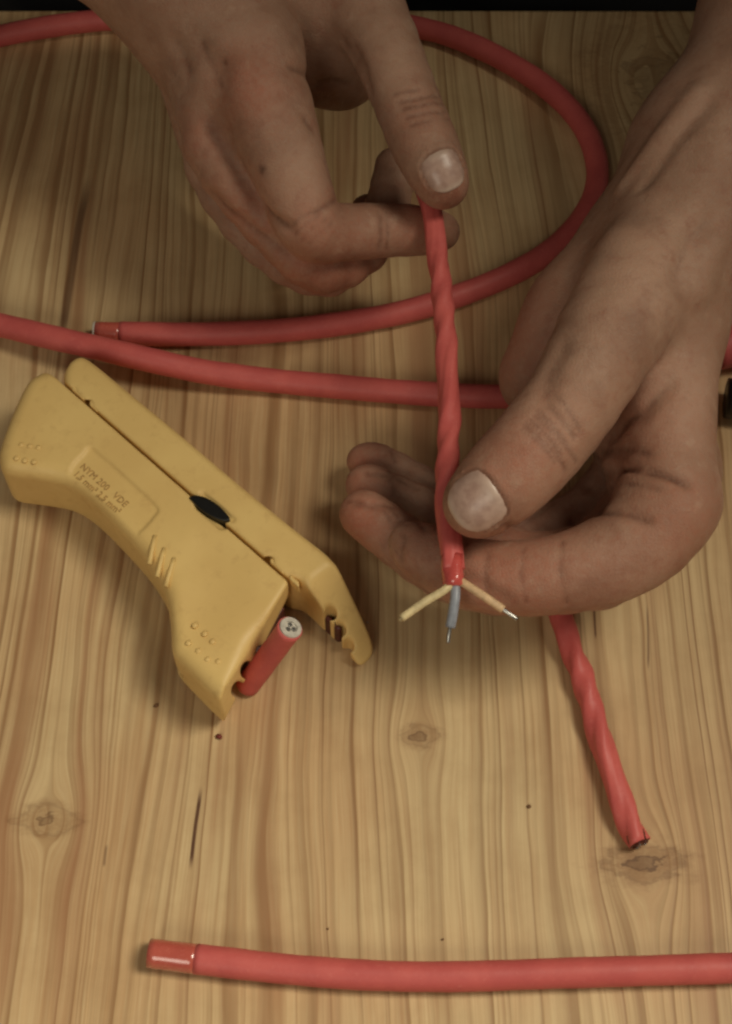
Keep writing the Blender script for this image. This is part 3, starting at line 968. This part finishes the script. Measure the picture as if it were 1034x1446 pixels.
def body_sdf(p):
    d = extr(p, PB, 0.3, ZT, 5.0)
    d = smax(d, slit(p, 1.0), 0.7)
    d = smax(d, (p - JE0) @ JN, 0.6)                 # undercut inner wall of the jaw
    for x, y, r_ in ((350, 946, 2.6), (338, 974, 2.5), (368, 918, 1.5)):
        c_ = P(x, y, 14)
        d = smax(d, -capsule_cut(p, c_ - JV * 30, c_ + JV * 30, r_), 0.3)
    d = smax(d, (p - ob) @ nb, 1.0)
    # recessed lettering panel
    q = PP(p[:, :2])
    d = smax(d, -np.maximum(q, (ZT - 0.9) - p[:, 2]), 0.5)
    # shallow thumb hollow
    for s_ in SCOOP:
        d = smax(d, -(np.linalg.norm(p - (s_ + np.array([0, 0, 38.0])), axis=1) - 38.5), 1.5)
    # rivet hole and lower slot
    d = smax(d, -capsule_cut(p, P(418, 848, ZT - 6), P(418, 848, ZT + 6), 1.0), 0.3)
    d = smax(d, -capsule_cut(p, P(255, 946, 9), P(267, 944, 9), 2.3), 0.3)
    # bay for the slider
    d = smax(d, -capsule_cut(p, P(284, 712, ZT + 0.5), P(314, 738, ZT + 0.5), 2.2), 0.4)
    return d
def arm_sdf(p):
    d = extr(p, PA, 0.3, ZT, 3.2)
    d = smax(d, slit(p, -1.0), 0.7)
    for x, y, r_ in ((468, 886, 1.8), (480, 901, 1.9), (492, 916, 1.7)):
        d = smax(d, -capsule_cut(p, P(x, y, 5) * [1, 1, 0], P(x, y, 5) * [1, 1, 0] + [0, 0, 30.0], r_), 0.3)
    d = smax(d, (p - oa) @ na, 1.0)
    d = smax(d, -capsule_cut(p, P(124, 571, ZT - 4), P(124, 571, ZT + 2), 1.5), 0.3)
    d = smax(d, -capsule_cut(p, P(379, 793, ZT - 4), P(379, 793, ZT + 2), 1.6), 0.3)
    d = smax(d, -capsule_cut(p, P(102, 548, ZT), P(104, 550, ZT), 1.0), 0.3)
    a, b = P(286, 697, ZT), P(328, 733, ZT)
    d = smax(d, -capsule_cut(p, a, b, 1.0), 0.2)
    return d
tool = thing('cable_stripper', 'yellow plastic cable stripper with open notched jaws and a black slider', 'cable stripper')
for nm, fn, poly in (('handle_body', body_sdf, PB), ('clamp_arm', arm_sdf, PA)):
    lo, hi = poly.poly.min(0) - 3, poly.poly.max(0) + 3
    V, Q = mesh_sdf(fn, (lo[0], lo[1], -2.0), (hi[0], hi[1], ZT + 3.5), 0.55, 1.5)
    mesh_obj(nm, relax(V, Q, 1, 0.4), Q, M_YEL, tool)
def block(name, pix, z0, z1, mat, parent, r=0.4, res=0.4, sub=2):
    pl = Poly2D(outline(pix, (z0 + z1) / 2, sub), 0.25, 3.0)
    lo, hi = pl.poly.min(0) - 2, pl.poly.max(0) + 2
    V, Q = mesh_sdf(lambda p: extr(p, pl, z0, z1, r), (lo[0], lo[1], z0 - 2), (hi[0], hi[1], z1 + 2), res, 1.0)
    return mesh_obj(name, relax(V, Q, 1, 0.4), Q, mat, parent)
block('slider', [(267, 706), (279, 704), (294, 708), (312, 720), (325, 735), (324, 741), (312, 739), (296, 732), (282, 722)], ZT - 4, ZT + 0.9, M_BLACK, tool)
for x, y, l in ((112, 559, 9), (134, 578, 6), (364, 778, 5), (392, 803, 10), (416, 824, 7)):
    block('bridge', [(x - l, y - l * 0.88 - 4), (x + l, y + l * 0.88 - 4), (x + l, y + l * 0.88 + 4), (x - l, y - l * 0.88 + 4)], ZT - 5, ZT - 0.35, M_YEL, tool, sub=1)
block('jaw_shade', [(420, 846), (428, 840), (449, 860), (472, 884), (484, 897), (477, 899), (452, 876)], 1.0, 11.0, M_JAWSHADE, tool, sub=1)  # added dark block standing in for the shade under the clamp arm
block('jaw_shade', [(396, 866), (404, 868), (370, 925), (352, 952), (350, 945), (364, 920)], 1.0, 13.0, M_JAWSHADE, tool, sub=1)  # second added block, shade of the jaw gap as dark colour
def bead(name, px, py, rx, rz, mat, parent, dz=0.0, z=ZT):
    c = P(px, py, z) + np.array([0, 0, dz])
    V, F = [c + np.array([0, 0, rz])], []
    for i in range(1, 4):
        a = i / 3 * math.pi / 2
        for j in range(10):
            b = j / 10 * 2 * math.pi
            V.append(c + np.array([rx * math.sin(a) * math.cos(b), rx * math.sin(a) * math.sin(b), rz * math.cos(a)]))
    F += [(0, 1 + j, 1 + (j + 1) % 10) for j in range(10)]
    F += [(1 + i * 10 + j, 11 + i * 10 + j, 11 + i * 10 + (j + 1) % 10, 1 + i * 10 + (j + 1) % 10) for i in range(2) for j in range(10)]
    F.append(tuple(21 + j for j in range(10))[::-1])
    return mesh_obj(name, V, F, mat, parent)
for x, y in ((30, 628), (42, 630), (54, 632), (23, 647), (35, 650), (48, 652), (275, 883), (289, 895), (300, 906), (266, 908), (280, 919), (293, 931), (308, 934)):
    bead('grip_dot', x, y, 1.0, 0.6, M_YEL, tool, -0.15)
for a, b in (((219, 757), (211, 796)), ((232, 775), (222, 814)), ((246, 789), (234, 828))):
    A, B = P(*a, ZT - 0.3), P(*b, ZT - 0.3)
    V, F, _ = sweep(np.array([A, (A + B) / 2 + [0, 0, 0.15], B - [0, 0, 0.4]]), 0.8, 10)
    mesh_obj('grip_rib', V, F, M_YEL, tool)
def lettering(txt, px, py, px2, py2, size):
    a, b = P(px, py, ZT - 0.9), P(px2, py2, ZT - 0.9)
    cu = bpy.data.curves.new('lettering', 'FONT')
    cu.body = txt
    cu.size = size * 0.001
    cu.extrude = 0.00012
    cu.resolution_u = 2
    tmp = bpy.data.objects.new('tmp', cu)
    col.objects.link(tmp)
    me = bpy.data.meshes.new_from_object(tmp.evaluated_get(bpy.context.evaluated_depsgraph_get()))
    bpy.data.objects.remove(tmp)
    ang = math.atan2(b[1] - a[1], b[0] - a[0])
    me.transform(Matrix.Translation(Vector((a + np.array([0, 0, 0.08])) * 0.001)) @ Matrix.Rotation(ang, 4, 'Z'))
    me.name = 'lettering'
    me.materials.clear()
    me.materials.append(M_YDARK)
    o = bpy.data.objects.new('lettering', me)
    col.objects.link(o)
    o.parent = tool
lettering('NYM 200   VDE', 112, 660, 203, 741, 3.1)
lettering('1,5 mm\u00b2 2,5 mm\u00b2', 103, 670, 192, 749, 2.9)

# short cable piece standing in the jaw
t = thing('cable', 'short red cable stub standing in the stripper jaws, white ringed end facing up', 'cable')
b0, b1 = P(348, 970, 0.5), P(410, 887, 33.0)
ax = (b1 - b0) / np.linalg.norm(b1 - b0)
b0 = b0 + ax * 1.2
tube('sheath', [b0, (b0 + b1) / 2, b1], 3.7, M_RED, t, nseg=28)
disc_end('core_ring', b1, ax, 3.35, M_WHITE, t, 0.8, 1.9)
for q in range(3):
    a = q * 2.094 + 0.9
    n1 = np.cross(ax, [0, 0, 1.0]); n1 /= np.linalg.norm(n1)
    n2 = np.cross(ax, n1)
    disc_end('conductor', b1 + (n1 * math.cos(a) + n2 * math.sin(a)) * 1.0, ax, 0.75, M_METAL, t, 0.6, seg=12)

# ------------------------------------------------------------------ handles of a tool at the right
t = thing('pliers', 'red handle and black grip of a tool beside the gripping hand', 'pliers')
def rod(name, pts, r, mat):
    V, F, fr = sweep(np.array([P(*q) for q in pts]), r, 24)
    mesh_obj(name, V, F, mat, t)
rod('handle', ((1010, 492, 7.6), (1060, 484, 7.6), (1140, 478, 7.6), (1230, 490, 7.6)), 7.4, M_RED)
rod('grip', ((1026, 562, 7.0), (1070, 566, 7.0), (1140, 560, 7.0), (1230, 520, 7.0)), 6.6, M_BLACK)

# ------------------------------------------------------------------ crumbs and specks lying on the table
def crumb(px, py, size, mat, label, name='crumb'):
    c = P(px, py, 0)
    V, F = [], []
    n, m = 7, 4
    for i in range(m + 1):
        ph = -math.pi / 2 + math.pi * i / m
        for j in range(n):
            th = 2 * math.pi * j / n
            k = size * (0.75 + 0.5 * random.random())
            V.append(c + np.array([k * math.cos(ph) * math.cos(th), 0.8 * k * math.cos(ph) * math.sin(th), size * 0.55 * (1 + math.sin(ph)) + 0.05]))
    for i in range(m):
        for j in range(n):
            a, b = i * n + j, i * n + (j + 1) % n
            F.append((a, b, b + n, a + n))
    o = mesh_obj(name, V, F, mat)
    tag(o, label, 'crumb', 'crumbs on the table')
crumb(310, 1041, 1.05, M_CRUMB, 'dark red crumb lying just below the tip of the stripper jaw')
crumb(221, 997, 0.8, M_CRUMBD, 'brown crumb lying left of the stripper jaw')
crumb(463, 1312, 0.38, M_CRUMBD, 'tiny crumb above the straight cable, nearest its glossy end')
crumb(625, 1327, 0.42, M_CRUMBD, 'tiny brown crumb close above the middle of the straight cable')
crumb(747, 1139, 0.7, M_CRUMBD, 'brown crumb on bare wood left of the twisted cable on the table')
crumb(519, 879, 0.45, M_CRUMBW, 'tiny white crumb beside the stripper clamp arm tip')
